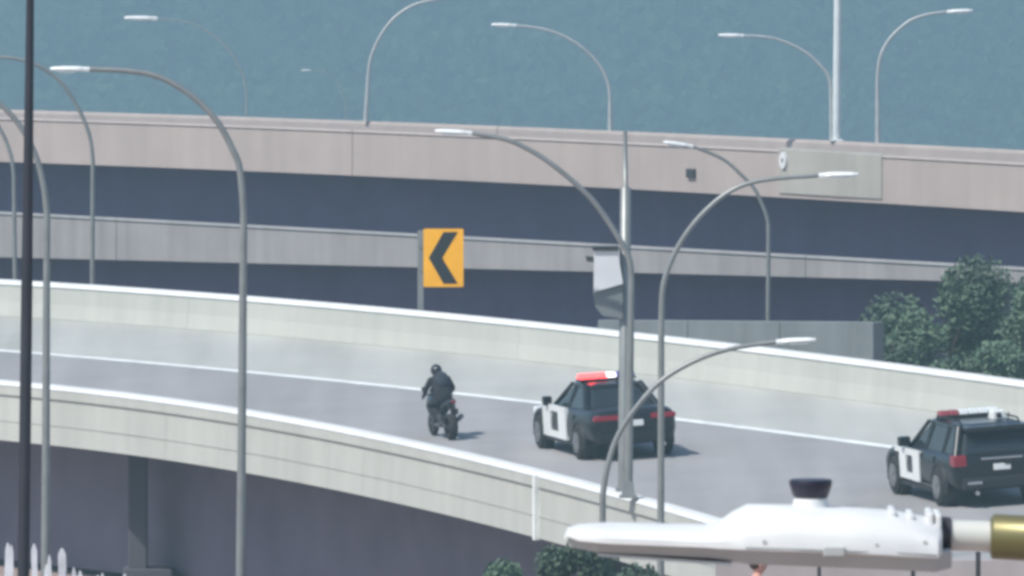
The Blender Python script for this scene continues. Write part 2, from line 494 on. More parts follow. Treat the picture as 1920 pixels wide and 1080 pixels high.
# ------------------------------------------------------------------ viaducts behind
def flat(z): return lambda x, y: z
def viaduct(name, label, P, z_top, hfun, width, depth, mats, njoint, cols, zf=0.0, fa=(0.5, -1.203)):
    N = normals(P)
    t = thing(name, label, 'viaduct', (P[len(P) // 2].x, P[len(P) // 2].y, 0))
    off = t.location.copy()
    def b(mb, nm, m, par=t, **k):
        for p in mb.v: p -= off
        return mb.build(nm, m, par, **k)
    L = length(P)
    for j in range(njoint):
        p, n = cut(P, N, L * j / njoint + 0.015, L * (j + 1) / njoint - 0.015)
        s = MB(); sweep(s, p, n, lambda i: [(0, -hfun(p[min(i, len(p) - 1)].x)), (0, -0.09), (0.04, -0.03), (0.30, -0.03), (0.34, -hfun(p[min(i, len(p) - 1)].x))], flat(z_top))
        b(s, 'barrier_panel', mats[0])
        s = MB(); sweep(s, p, n, [(-0.04, -0.028), (0.02, 0.03), (0.30, 0.03), (0.36, -0.028)], flat(z_top)); b(s, 'coping', mats[0])
        s = MB(); sweep(s, p, n, [(width, -0.95), (width, zf - 0.09), (width + 0.05, zf), (width + 0.28, zf), (width + 0.3, -0.95)], flat(z_top)); b(s, 'barrier_panel', mats[0])
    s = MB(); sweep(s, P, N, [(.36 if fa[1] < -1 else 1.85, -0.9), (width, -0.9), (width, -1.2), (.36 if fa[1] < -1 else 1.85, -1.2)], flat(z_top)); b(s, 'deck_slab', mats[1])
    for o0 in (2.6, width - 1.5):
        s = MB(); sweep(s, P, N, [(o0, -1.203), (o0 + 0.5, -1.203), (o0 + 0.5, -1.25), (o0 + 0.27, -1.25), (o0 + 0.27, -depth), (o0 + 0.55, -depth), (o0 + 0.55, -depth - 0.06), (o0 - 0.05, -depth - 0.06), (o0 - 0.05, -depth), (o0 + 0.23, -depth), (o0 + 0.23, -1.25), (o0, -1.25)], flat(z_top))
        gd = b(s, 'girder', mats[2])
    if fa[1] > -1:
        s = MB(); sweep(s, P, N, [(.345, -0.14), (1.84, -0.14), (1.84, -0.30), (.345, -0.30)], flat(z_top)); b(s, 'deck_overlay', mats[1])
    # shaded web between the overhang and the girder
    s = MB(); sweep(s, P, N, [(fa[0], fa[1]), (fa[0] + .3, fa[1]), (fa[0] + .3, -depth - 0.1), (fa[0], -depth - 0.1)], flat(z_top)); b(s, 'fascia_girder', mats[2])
    for cx in cols:
        i = min(range(len(P)), key=lambda k: abs(P[k].x - cx))
        c = P[i] + N[i] * (width * 0.5)
        zg = ground_z(c.x, c.y)
        s = MB(); s.disc((c.x, c.y, (zg - 0.3 + z_top - depth - 0.07) / 2), (0, 0, 1), 0.6, z_top - depth - 0.07 - zg + 0.3, 20)
        b(s, 'column', 'shade_concrete')
    return t, N

Z1 = CZ - 385 * math.tan(PITCH - math.atan((540 - 258) / FPX))
def level(pts, z):
    out = []
    for u, v in pts:
        d = ray(u, v); s = (z - CZ) / d.z
        out.append(Vector((d.x * s, d.y * s, 0)))
    return out
c1 = quadfit(level([(0, 222), (400, 236), (640, 245), (960, 258), (1300, 275), (1600, 290), (1920, 308)], Z1))
P1 = curve_pts(c1, -17, 16, -60, 55, 1.0)
up, N1 = viaduct('upper_viaduct', 'pinkish concrete elevated road crossing below the teal hillside', P1, Z1, lambda x: 1.42 + 0.0 * x, 6.2, 3.6, ('old_concrete', 'shade_concrete', 'shade_steel'), 5, (-38, 34), 0.0, (1.65, -1.203))
Z2 = CZ - 335 * math.tan(PITCH - math.atan((540 - 449) / FPX))
c2 = quadfit(level([(0, 400), (450, 422), (640, 435), (960, 449), (1280, 470), (1640, 490), (1920, 503)], Z2))
P2 = curve_pts(c2, -15.5, 14, -50, 45, 1.0)
def h2(x):
    t = max(0.0, min(1.0, (x + 15) / 28.5)); return lerp(1.28, 0.36, t)
low, N2 = viaduct('lower_viaduct', 'thin grey concrete deck edge between two dark bands behind the yellow sign', P2, Z2, h2, 6.5, 3.2, ('grey_concrete', 'shade_concrete', 'shade_steel'), 5, (-34, 32), -0.6, (1.5, -0.303))

# pale block standing proud on the upper viaduct, with an oval plate
def up_at(u, v, lift=0.0):
    """Point on the near face of the upper viaduct barrier."""
    d0 = ray(u, v); best = None
    for i in range(len(P1) - 1):
        a, b = P1[i], P1[i + 1]
        sa, sb = a.x - d0.x / d0.y * a.y, b.x - d0.x / d0.y * b.y
        if sa * sb <= 0:
            q = a.lerp(b, sa / (sa - sb)); break
    p = at(u, v, q.y); n = N1[i]
    return Vector((q.x, q.y, p.z)) - n * lift, n
pa, na = up_at(1462, 300); pb, nb = up_at(1655, 300)
s = MB()
sweep(s, [pa, pa.lerp(pb, 0.5), pb], [na, na, nb], lambda i: [(-0.05, -1.30), (-0.05, 0.09 - 0.02 * i), (0.42, 0.09 - 0.02 * i), (0.42, -1.30)], flat(Z1))
for p in s.v: p -= up.location
s.build('barrier_block', 'block_concrete', up, bevel=0.03)
pc, nc = up_at(1473, 301, 0.1)
s = MB()
u_ax = Vector((nc.y, -nc.x, 0))
ring = []
for k in range(24):
    t = 2 * math.pi * k / 24; ring.append((math.cos(t), math.sin(t)))
for r0, r1, dep in ((1, 0.35, 0.0),):
    lo = [[pc + u_ax * (c * 0.17 * q) + Vector((0, 0, sn * 0.25 * q)) - nc * e for c, sn in ring] for q, e in ((1, -0.06), (1, 0.03), (0.3, 0.03), (0.3, -0.06))]
    s.loft(lo, cap=False)
for p in s.v: p -= up.location
s.build('oval_plate', 'sign_back', up)
s = MB(); s.tube([pc - Vector((0, 0, 0.13)) + nc * 0.02, pc + Vector((0, 0, 0.13)) + nc * 0.02], 0.04, 8)
for p in s.v: p -= up.location
s.build('plate_slot', 'sign_black', up)
pd, nd = up_at(1298, 325, 0.05)
s = MB(); M = Matrix.Translation(pd - up.location) @ Matrix.Rotation(math.atan2(-nd.x, nd.y), 4, 'Z')
s.box((-0.2, -0.06, -0.14), (0.2, 0.08, 0.14), M); s.build('drain_box', 'dark_steel', up, bevel=0.02)

# low grey wall right of the middle, behind the ramp
wa, wb = at(1120, 600, 297), at(1637, 604, 289)
t = thing('retaining_wall', 'low blue grey concrete wall just behind the ramp, ending at the trees', 'wall', (wa.x, wa.y, 0))
dirv = Vector((wb.x - wa.x, wb.y - wa.y, 0)); Lw = dirv.length; dirv.normalize(); nw = Vector((-dirv.y, dirv.x, 0))
for k in range(3):
    s = MB()
    p0, p1 = dirv * (Lw * k / 3 + 0.01), dirv * (Lw * (k + 1) / 3 - 0.01)
    vs = []
    for q in (p0, p1):
        x, y = wa.x + q.x, wa.y + q.y
        zt = lerp(wa.z, wb.z, (q.length) / Lw)
        for o in (0, 0.35):
            vs += [(q.x + nw.x * o, q.y + nw.y * o, ground_z(x, y) - 0.3), (q.x + nw.x * o, q.y + nw.y * o, zt)]
    s.add(vs, [(0, 1, 5, 4), (2, 6, 7, 3), (1, 3, 7, 5), (0, 4, 6, 2), (0, 2, 3, 1), (4, 5, 7, 6)])
    s.build('wall_panel', 'dull_concrete', t, bevel=0.02)

# ------------------------------------------------------------------ street lamps
def smooth_path(pts, n=5):
    out = []
    for i in range(len(pts) - 1):
        p0, p1, p2, p3 = pts[max(i - 1, 0)], pts[i], pts[i + 1], pts[min(i + 2, len(pts) - 1)]
        for k in range(n):
            t = k / n
            out.append(0.5 * ((2 * p1) + (p2 - p0) * t + (2 * p0 - 5 * p1 + 4 * p2 - p3) * t * t + (3 * p1 - p0 - 3 * p2 + p3) * t ** 3))
    out.append(pts[-1]); return out

def luminaire(tip, dirv, L, parent, root, m='lamp_white'):
    """Cobra-head luminaire: slim neck, swelling housing, flat lens below."""
    dirv = Vector((dirv.x, dirv.y, dirv.z * 0.4)).normalized(); up_ = Vector((0, 0, 1)); side = dirv.cross(up_).normalized(); up_ = side.cross(dirv)
    s = MB(); loops = []
    for t, wv, h0, h1 in ((0, .045, -.045, .045), (.15, .06, -.045, .05), (.3, .11, -.04, .06), (.6, .13, -.04, .06), (.85, .12, -.035, .05), (1.0, .06, -.025, .03)):
        c = tip + dirv * (L * t)
        loops.append([c + side * (wv * a * L / .75) + up_ * ((h1 if b > 0 else h0) * abs(b) * L / .75) for a, b in ((1, .0), (.7, .8), (0, 1), (-.7, .8), (-1, 0), (-.75, -1), (.75, -1))])
    s.loft(loops, smooth=False)
    for p in s.v: p -= root
    o = s.build('luminaire', m, parent)
    s = MB(); c = tip + dirv * (L * .58) - up_ * (.045 * L / .75)
    vs = [c + dirv * (L * .22 * a) + side * (.11 * L / .75 * b) for a, b in ((1, 1), (1, -1), (-1, -1), (-1, 1))]
    lo = [[v_ for v_ in vs], [v_ - up_ * 0.02 for v_ in vs]]
    s.loft(lo)
    for p in s.v: p -= root
    s.build('lens', 'lens', o)
    return o

def davit_lamp(label, pole_u, pole_v, arm_px, Y, r_base, r_tip, base_z=None, lum=0.75, m='galvanised', group='davit street lamps', plate=True, lum_m='lamp_white'):
    """pole_v: image row where the straight pole starts to bend; arm_px runs from there to the luminaire."""
    foot = at(pole_u[1], 1000, Y)
    if base_z is None: base_z = ground_z(foot.x, foot.y)
    bend = at(pole_u[0], pole_v, Y)
    root = Vector((foot.x, Y, base_z))
    t = thing('street_lamp', label, 'street lamp', root, 0, group)
    H = bend.z - base_z
    s = MB(); s.tube([Vector((0, 0, 0)), (bend - root) * 0.5, bend - root], [r_base, lerp(r_base, r_tip, .35), lerp(r_base, r_tip, .6)], 14)
    s.build('pole', m, t)
    if plate:
        s = MB(); s.box((-r_base * 2, -r_base * 2, 0.002), (r_base * 2, r_base * 2, 0.05)); s.box((-r_base * 1.5, -r_base * 1.5, 0.05), (r_base * 1.5, r_base * 1.5, 0.32), taper=(.75, .75))
        s.build('base', m, t)
    pts = smooth_path([bend] + [at(u, v, Y) for u, v in arm_px])
    n = len(pts)
    s = MB(); s.tube([p - root for p in pts], [lerp(lerp(r_base, r_tip, .6), r_tip, i / (n - 1)) for i in range(n)], 10)
    s.build('arm', m, t)
    if lum:
        luminaire(pts[-1] , (pts[-1] - pts[-3]), lum, t, root, lum_m)
    return t

davit_lamp('tall grey lamp whose arm curves left, third pole from the left edge', (457, 449), 400,
    [(450, 320), (436, 280), (405, 225), (360, 180), (300, 145), (240, 133), (168, 130)], 236, 0.105, 0.05, lum=0.76)
davit_lamp('grey lamp pole beside the dark mast, its arm curving out at the left edge', (88, 84), 400,
    [(82, 350), (68, 295), (40, 240), (0, 195), (-60, 155), (-140, 140), (-200, 138)], 240, 0.10, 0.045, lum=0.76)
davit_lamp('thin lamp behind the ramp wall, arm passing behind the dark mast', (174, 172), 300,
    [(168, 255), (148, 205), (115, 155), (75, 125), (30, 110), (-20, 106)], 306, 0.075, 0.04)
davit_lamp('thin lamp behind the ramp wall, nearest the left edge', (26, 32), 330,
    [(20, 290), (2, 245), (-30, 200), (-80, 160), (-140, 145)], 312, 0.075, 0.04)
davit_lamp('grey lamp with long arm curving left over the box and straight mast', (1184, 1178), 520,
    [(1178, 480), (1150, 430), (1115, 380), (1080, 345), (1040, 312), (1000, 285), (950, 262), (885, 250)], 231.3, 0.085, 0.045,
    base_z=4.02, lum=0.7)
davit_lamp('grey lamp with arm curving right, in front of the red-lit patrol car', (1240, 1238), 600,
    [(1243, 540), (1256, 495), (1282, 445), (1320, 398), (1370, 358), (1430, 338), (1535, 329)], 223, 0.085, 0.04, lum=0.72)
davit_lamp('low grey lamp whose arm curves right across the patrol car', (1130, 1128), 930,
    [(1138, 880), (1155, 825), (1185, 775), (1235, 718), (1300, 678), (1370, 654), (1455, 641)], 216, 0.085, 0.04, lum=0.7)
davit_lamp('thin lamp behind the low grey wall, arm bending left', (1441, 1438), 420,
    [(1434, 395), (1415, 355), (1390, 328), (1355, 298), (1300, 275)], 303, 0.07, 0.04)
def far_Y(u):
    d0 = ray(u, 250); return min(((abs((P1[i] + N1[i] * 6.35).x - d0.x / d0.y * (P1[i] + N1[i] * 6.35).y), (P1[i] + N1[i] * 6.35).y) for i in range(len(P1))))[1]
for lab, pu, pv, arm in (
    ('faint lamp on the upper viaduct, arm curving right out of the top edge', (690, 686), 150, [(695, 110), (712, 70), (738, 35), (775, 10), (825, -2), (880, -6)]),
    ('lamp on the upper viaduct with bright head, arm curving left above the middle', (1144, 1144), 190, [(1140, 155), (1122, 120), (1090, 88), (1050, 65), (1010, 53), (968, 48)]),
    ('lamp on the upper viaduct with arm curving left, beside the tall pale pole', (1558, 1559), 190, [(1556, 150), (1540, 125), (1510, 98), (1475, 80), (1440, 70), (1395, 67)]),
    ('lamp on the upper viaduct with arm curving right, rightmost of them', (1645, 1645), 150, [(1650, 110), (1662, 82), (1682, 58), (1708, 38), (1740, 27), (1775, 22)])):
    davit_lamp(lab, pu, pv, arm, far_Y(pu[0]), 0.085, 0.04, base_z=Z1 - 0.0, lum=0.8, plate=False, m='pale_galvanised')
for lab, pu, pv, arm, Y in (
    ('distant lamp far beyond the viaduct, only its bright head clear, at upper left', (462, 462), 190, [(458, 150), (440, 110), (410, 75), (370, 48), (330, 38), (295, 35)], 560),
    ('smallest and most distant lamp head left of the middle', (650, 650), 210, [(645, 180), (630, 152), (610, 136), (582, 132)], 800)):
    davit_lamp(lab, pu, pv, arm, Y, 0.06, 0.022, lum=(1.5 if Y < 600 else 0.6), plate=False, m='lamp_grey')

# plain masts
def mast(name, label, pts, radii, base, m, plate=0.0):
    root = Vector(base)
    t = thing(name, label, 'pole', root)
    s = MB(); s.tube([Vector(p) - root for p in pts], radii, 14); s.build('shaft', m, t)
    if plate:
        s = MB(); s.box((-plate, -plate, 0.002), (plate, plate, 0.06)); s.build('base_plate', m, t)
    return t
Yd = 95
b0 = at(44, 1080, Yd); zb = ground_z(b0.x, Yd)
b1 = at(58, -120, Yd)
b_ = b0 + (b0 - b1).normalized() * ((b0.z - zb) / (b1 - b0).normalized().z)
mast('dark_mast', 'dark navy tapered mast running the full height at the left edge', [b_, b0.lerp(b1, .45), b1], [0.056, 0.045, 0.027], b_, 'dark_pole', 0.12)
Yk = far_Y(1570)
k0, k1 = at(1568, 262, Yk), at(1573, -200, Yk); k0.z = Z1
mast('pale_mast', 'pale straight pole on the upper viaduct rising out of the top edge', [k0, k1], [0.13, 0.11], k0, 'pale_pole', 0.2)
# mast with box on the near barrier
Ym = 233.0
m0 = at(1170, 940, Ym); m0.z = road_z(m0.x, Ym) + 0.85
mm = mast('straight_mast', 'straight grey mast with a thin top and a pale box, beside the patrol car', [m0, at(1173, 352, Ym), at(1173, 350, Ym), at(1172, 246, Ym)], [0.12, 0.105, 0.05, 0.04], m0, 'galvanised', 0.16)
def px_panel(pts, Y, th, name, m, parent, root):
    s = MB(); A = [at(u, v, Y) - root for u, v in pts]; B = [p + Vector((0, th, 0)) for p in A]
    s.loft([A, B]); return s.build(name, m, parent)
px_panel([(1114, 470), (1158, 470), (1168, 532), (1113, 548)], Ym - 0.25, 0.22, 'box', 'sign_back', mm, m0)
px_panel([(1111, 462), (1160, 462), (1160, 470), (1111, 470)], Ym - 0.30, 0.3, 'box_lid', 'dark_steel', mm, m0)
px_panel([(1098, 480), (1113, 482), (1113, 492), (1100, 490)], Ym - 0.2, 0.1, 'bracket', 'dark_steel', mm, m0)
px_panel([(1112, 549), (1168, 534), (1168, 598), (1130, 592), (1116, 575)], Ym - 0.18, 0.12, 'lower_panel', 'dull_concrete', mm, m0)

# ------------------------------------------------------------------ chevron sign
cand = [FP[k].lerp(FP[k + 1], q / 8) + FN[k] * 0.45 for k in range(len(FP) - 1) for q in range(8)]
rx = ray(788.5, 590)
base = min(cand, key=lambda p: abs(p.x - rx.x / rx.y * p.y)); base.z = road_z(base.x, base.y) - 0.3
Ys = base.y
t = thing('chevron_sign', 'yellow road sign with a black chevron pointing left', 'road sign', base)
s = MB(); tp = at(790, 432, Ys)
s.box((at(783, 500, Ys).x - base.x, -0.03, 0.0), (at(794, 500, Ys).x - base.x, 0.03, tp.z - base.z)); s.build('post', 'galvanised', t)
sx = MB()
ang = R(-12)
A = at(794, 429, Ys - 0.08); B = at(869, 538, Ys - 0.08)
W_, H_ = B.x - A.x, A.z - B.z
sg = bpy.data.objects.new('tmp', None)
def sq(px, pz, yy): return Vector((A.x - base.x + px * W_, yy - 0.08, A.z - base.z - pz * H_))
def plate(poly, y0, y1, name, m, par):
    q = MB(); q.loft([[sq(a, b, y0) for a, b in poly], [sq(a, b, y1) for a, b in poly]]); return q.build(name, m, par)
bpy.data.objects.remove(sg)
plate([(0.02, 0), (0.98, 0), (1, .02), (1, .98), (.98, 1), (.02, 1), (0, .98), (0, .02)], 0, 0.02, 'plate', 'sign_yellow', t)
q = MB()
for poly in ([(0.50, .055), (0.86, .055), (0.47, .5), (0.13, .5)], [(0.13, .5), (0.47, .5), (0.86, .945), (0.50, .945)]):
    q.loft([[sq(a, b, -0.006) for a, b in poly], [sq(a, b, -0.001) for a, b in poly]])
q.build('chevron_mark', 'sign_black', t)
s = MB(); 
for zz in (0.3, 0.7):
    p = sq(0, zz, 0.02); s.box((p.x - 0.1, 0.0 - 0.058, p.z - 0.03), (p.x + 0.25, -0.02, p.z + 0.03))
s.build('bracket', 'galvanised', t)

# ------------------------------------------------------------------ patrol vehicles
def wheel(parent, x, y, r, wd):
    side = -1 if x < 0 else 1
    s = MB(); loops = []
    for dx, rr in ((-.5, r * .62), (-.5, r * .9), (-.38, r), (.38, r), (.5, r * .9), (.5, r * .62)):
        loops.append([Vector((x + dx * wd, y + rr * math.cos(a), r + rr * math.sin(a))) for a in [2 * math.pi * k / 22 for k in range(22)]])
    s.loft(loops, smooth=True, cap=True)
    w_ = s.build('wheel', 'tyre', parent)
    s = MB(); s.disc((x + side * wd * .46, y, r), (1, 0, 0), r * .6, 0.05, 18)
    for k in range(5):
        a = 2 * math.pi * k / 5
        c = Vector((x + side * (wd * .5 + .012), y + r * .32 * math.cos(a), r + r * .32 * math.sin(a)))
        s.box((-.015, -.03, -r * .28), (.015, .03, r * .28), Matrix.Translation(c) @ Matrix.Rotation(a - math.pi / 2, 4, 'X'))
    s.build('rim', 'rim', w_)

def section(y, zb, zbelt, zc, wb, wm, wt):
    zl = zb + (zbelt - zb) * .28; zh = zb + (zbelt - zb) * .78
    half = [(wb, zb), (wm, zl), (wm * .985, zh), (wt, zbelt), (wt * .5, zc - (zc - zbelt) * .2)]
    pts = [(0, zb)] + half + [(0, zc)] + [(-a, b) for a, b in reversed(half)]
    return [Vector((a, y, b)) for a, b in pts]

def patrol_vehicle(label, loc, rz, kind):
    t = thing('patrol_car' if kind == 'sedan' else 'patrol_suv', label, 'police car', loc, rz)
    if kind == 'sedan':
        st = [(-2.50, .45, .80, .82, .66, .74, .70), (-2.44, .36, 1.0, 1.02, .76, .88, .80), (-2.2, .30, 1.05, 1.09, .84, .945, .83), (-1.3, .24, 1.03, 1.06, .87, .955, .85),
              (0, .22, .98, 1.0, .87, .955, .86), (1.1, .24, .93, .98, .87, .955, .85), (1.9, .27, .86, .93, .86, .94, .80), (2.35, .3, .74, .80, .80, .88, .72), (2.5, .38, .6, .62, .66, .72, .6)]
        gl = dict(y0=-1.80, y1=1.00, r0=-1.0, r1=.15, wb=.80, wr=.57, zb=.97, zr=1.42)
        r, wy = .35, (-1.5, 1.5)
    else:
        st = [(-2.44, .46, .88, .90, .74, .82, .80), (-2.40, .38, 1.02, 1.04, .82, .93, .88), (-2.2, .30, 1.06, 1.08, .88, .985, .90), (-1.3, .27, 1.05, 1.07, .90, .995, .91),
              (0, .26, 1.03, 1.05, .90, .995, .91), (1.0, .27, 1.0, 1.05, .90, .995, .90), (1.9, .29, .95, 1.02, .89, .98, .86), (2.35, .33, .86, .92, .84, .93, .78), (2.48, .42, .75, .78, .72, .80, .68)]
        gl = dict(y0=-2.36, y1=.95, r0=-2.02, r1=.1, wb=.86, wr=.66, zb=1.02, zr=1.52)
        r, wy = .38, (-1.45, 1.45)
    s = MB(); s.loft([section(*a) for a in st]); body = s.build('body', 'car_black', t, subsurf=2)
    # glasshouse
    g_ = gl; s = MB()
    def ring(y0, y1, wv, z, c=.12):
        return [Vector((a, b, z)) for a, b in ((wv - c, y0), (wv, y0 + c * 2), (wv, y1 - c * 2), (wv - c, y1), (-wv + c, y1), (-wv, y1 - c * 2), (-wv, y0 + c * 2), (-wv + c, y0))]
    s.loft([ring(g_['y0'], g_['y1'], g_['wb'], g_['zb'] - .06), ring(g_['r0'], g_['r1'], g_['wr'], g_['zr'])])
    s.build('windows', 'car_glass', t, bevel=.05)
    s = MB(); zr = g_['zr']
    s.loft([ring(g_['r0'] - .08, g_['r1'] + .1, g_['wr'] + .03, zr - .035), ring(g_['r0'] - .02, g_['r1'] + .04, g_['wr'] + .01, zr + .03), ring(g_['r0'] + .15, g_['r1'] - .12, g_['wr'] - .14, zr + .065)], smooth=False)
    roof = s.build('roof', 'car_black', t)
    if kind == 'suv':
        s = MB()
        s.box((-.64, g_['r0'] - .30, zr - .06), (.64, g_['r0'] + .06, zr + .035)); s.build('spoiler', 'car_black', roof, bevel=.025)
        for sx_ in (-1, 1):
            s = MB(); s.tube([(sx_ * .58, -1.8, zr + .05), (sx_ * .58, -1.7, zr + .11), (sx_ * .58, -.3, zr + .11), (sx_ * .58, -.2, zr + .05)], .02, 8); s.build('roof_rail', 'trim_black', roof)
    for sx_ in (-1, 1):
        for y0, y1, rad in ((g_['y1'] - .12, g_['r1'] - .05, .04), (-.25, -.3, .05), (g_['y0'] + .16, g_['r0'] + .10, .075 if kind == 'sedan' else .09)):
            s = MB(); s.tube([(sx_ * (g_['wb'] - .02), y0, g_['zb'] - .05), (sx_ * (g_['wr'] - .0), y1, zr)], rad, 8); s.build('pillar', 'car_black', t)
        if kind == 'suv':
            s = MB(); s.tube([(sx_ * (g_['wb'] - .02), -1.35, g_['zb'] - .05), (sx_ * g_['wr'], -1.35, zr)], .05, 8); s.build('pillar', 'car_black', t)
        # wheels and arches
        for y in wy:
            xw = sx_ * (st[4][5] - .10)
            s = MB()
            pts = [(sx_ * (st[4][5] - .035), y + (r + .075) * math.cos(a), r + (r + .075) * math.sin(a)) for a in [math.pi * (k / 14) for k in range(-1, 16)]]
            s.tube(pts, .05, 8); s.build('wheel_arch', 'trim_black', t)
            s = MB(); s.disc((sx_ * (st[4][5] - .13), y, r), (1, 0, 0), r + .06, .2, 22); s.build('wheel_well', 'trim_black', t)
            wheel(t, xw + sx_ * .015, y, r, .23)
        # mirrors
        zb_ = g_['zb']
        s = MB(); s.box((sx_ * (.93 if kind == 'sedan' else .98) - .05, .62, zb_ - .02), (sx_ * (.93 if kind == 'sedan' else .98) + .13 * sx_ + .0, .80, zb_ + .17)) if sx_ > 0 else s.box((-.93 - .13 - (.05 if kind == 'suv' else 0), .62, zb_ - .02), (-.88, .80, zb_ + .17))
        s.build('mirror', 'car_black', t, bevel=.03)
        # tail lamps
        s = MB()
        if kind == 'sedan':
            s.box((min(sx_ * .34, sx_ * .86), -2.512, .83), (max(sx_ * .24, sx_ * .86), -2.36, .93))
        else:
            s.box((min(sx_ * .70, sx_ * .95), -2.44, .82), (max(sx_ * .70, sx_ * .95), -2.12, 1.03))
        s.build('tail_lamp', 'tail_red', t, bevel=.02)
        # headlamps
        s = MB(); s.box((min(sx_ * .5, sx_ * .82), 2.22, .66), (max(sx_ * .5, sx_ * .82), 2.42, .80)); s.build('headlamp', 'beacon_clear', t, bevel=.03)
        # doors: shut lines, handle, rocker
        wx = st[4][5]
        for yy in (.95, -.28, -1.15):
            s = MB(); s.box((min(sx_ * (wx - .05), sx_ * (wx - .012)), yy - .008, .36), (max(sx_ * (wx - .05), sx_ * (wx - .012)), yy + .008, g_['zb'] - .08)); s.build('door_gap', 'trim_black', t)
        s = MB(); s.box((min(sx_ * (wx - .12), sx_ * (wx - .01)), -1.1, .24), (max(sx_ * (wx - .12), sx_ * (wx - .01)), 1.1, .33)); s.build('sill', 'trim_black', t, bevel=.02)
    # white door with a dark upright slot, as the photo shows on the left flank
    wx = st[4][5]
    z0, z1 = (.33, .985) if kind == 'sedan' else (.38, .97)
    y0, y1 = (-.65, 1.12) if kind == 'sedan' else (-.25, 1.05)
    for sx_ in (-1, 1):
        s = MB()
        xo, xi = sx_ * (wx + .012), sx_ * (wx - .06)
        def slab(a0, a1, b0, b1):
            s.box((min(xo, xi), a0, b0), (max(xo, xi), a1, b1))
        ym0, ym1 = lerp(y0, y1, .33), lerp(y0, y1, .67)
        slab(y0, ym0, z0 + .0, z1 - .12); slab(ym1, y1, z0 + .0, z1 - .12)
        slab(ym0, ym1, z0 + .0, z0 + .13); slab(y0, y1, z1 - .12, z1)
        if kind == 'suv':
            slab(y1, y1 + .3, z1 - .10, z1)
        s.build('door_mark', 'car_white', t)
    # rear: bumper, plate, window frame
    yb = st[0][0]
    s = MB(); s.box((-.80, yb - .05, .36), (.80, yb + .2, .60)); s.build('bumper', 'car_black' if kind == 'sedan' else 'trim_black', t, bevel=.05)
    zp = (.70, .82) if kind == 'sedan' else (.72, .84)
    s = MB(); s.box((-.17, yb - .02, zp[0]), (.17, yb + .05, zp[1])); s.build('number_plate', 'car_white', t, bevel=.006)
    if kind == 'suv':
        s = MB(); s.box((-.42, yb - .03, .93), (.42, yb + .10, .975)); s.build('chrome_strip', 'chrome', t, bevel=.01)
        s = MB(); s.box((.05, yb - .03, .82), (.2, yb + .05, .91)); s.build('badge', 'trim_black', t)
        s = MB(); s.box((-.72, yb - .058, .47), (-.42, yb, .53)); s.build('reflector', 'chrome', t, bevel=.01)
    for sx_ in (-1, 1):
        s = MB(); s.disc((sx_ * .55, yb - .03, .31), (0, 1, 0), .045, .2, 12); s.build('exhaust', 'chrome', t)
    # roof light bar
    yl = -.42 if kind == 'sedan' else -.35
    zl = zr + .075
    s = MB(); s.box((-.60, yl - .14, zl), (.60, yl + .14, zl + .045))
    for sx_ in (-1, 1): s.box((sx_ * .5 - .03, yl - .06, zr + .02), (sx_ * .5 + .03, yl + .06, zl))
    bar = s.build('light_bar', 'trim_black', t, bevel=.01)
    cols = ['beacon_red', 'beacon_red', 'beacon_red', 'beacon_white', 'beacon_blue', 'beacon_blue'] if kind == 'sedan' else ['beacon_red_off', 'beacon_red_off', 'beacon_clear', 'beacon_clear', 'beacon_clear', 'beacon_clear']
    for k, cm in enumerate(cols):
        s = MB(); x0 = -.59 + k * .197
        s.box((x0, yl - .13, zl + .047), (x0 + .188, yl + .13, zl + .14), taper=(.92, .72)); s.build('beacon', cm, bar, bevel=.015)
    if kind == 'suv':
        s = MB(); s.box((.18, -1.35, zr + .05), (.48, -1.05, zr + .24), taper=(.85, .85)); eq = s.build('roof_unit', 'car_white', t, bevel=.03)
        s = MB(); s.box((.27, -1.38, zr + .10), (.36, -1.33, zr + .19)); s.build('roof_unit_lens', 'trim_black', eq)
        s = MB(); s.tube([(.55, -1.2, zr + .03), (.55, -1.25, zr + .18)], .012, 6); s.build('antenna', 'trim_black', t)
    else:
        s = MB(); s.tube([(.1, -.95, zr + .03), (.1, -1.05, zr + .3)], .01, 6); s.build('antenna', 'trim_black', t)
    # tilt with the ramp
    n = Vector((-PX, -PY, 1)).normalized()
    q = Vector((0, 0, 1)).rotation_difference(n)
    t.rotation_mode = 'QUATERNION'
    t.rotation_quaternion = q @ Matrix.Rotation(rz, 3, 'Z').to_quaternion()
    return t

p1 = on_ramp(1133, 845); p2 = on_ramp(1812, 931)
patrol_vehicle('black patrol car with white door panel and lit red roof beacons, behind the poles', p1, R(15), 'sedan')
patrol_vehicle('black patrol suv with white door panel and white roof unit at the right edge', p2, R(15), 'suv')

# ------------------------------------------------------------------ skinned figures
def skinned(name, joints, edges, m, parent, root=0, sub=2):
    me = bpy.data.meshes.new(name)
    me.from_pydata([j[0] for j in joints], edges, [])
    o = bpy.data.objects.new(name, me); COL.objects.link(o)
    sk = o.modifiers.new('skin', 'SKIN'); sk.use_smooth_shade = True
    ss = o.modifiers.new('sub', 'SUBSURF'); ss.levels = sub; ss.render_levels = sub
    for i, j in enumerate(joints):
        rr = j[1] if isinstance(j[1], tuple) else (j[1], j[1])
        me.skin_vertices[0].data[i].radius = rr
        me.skin_vertices[0].data[i].use_root = (i == root)
    dg = bpy.context.evaluated_depsgraph_get(); dg.update()
    me2 = bpy.data.meshes.new_from_object(o.evaluated_get(dg))
    bpy.data.objects.remove(o)
    me2.materials.clear(); me2.materials.append(MATS[m])
    for p in me2.polygons: p.use_smooth = True
    o2 = bpy.data.objects.new(name, me2); COL.objects.link(o2)
    if parent: o2.parent = parent
    return o2

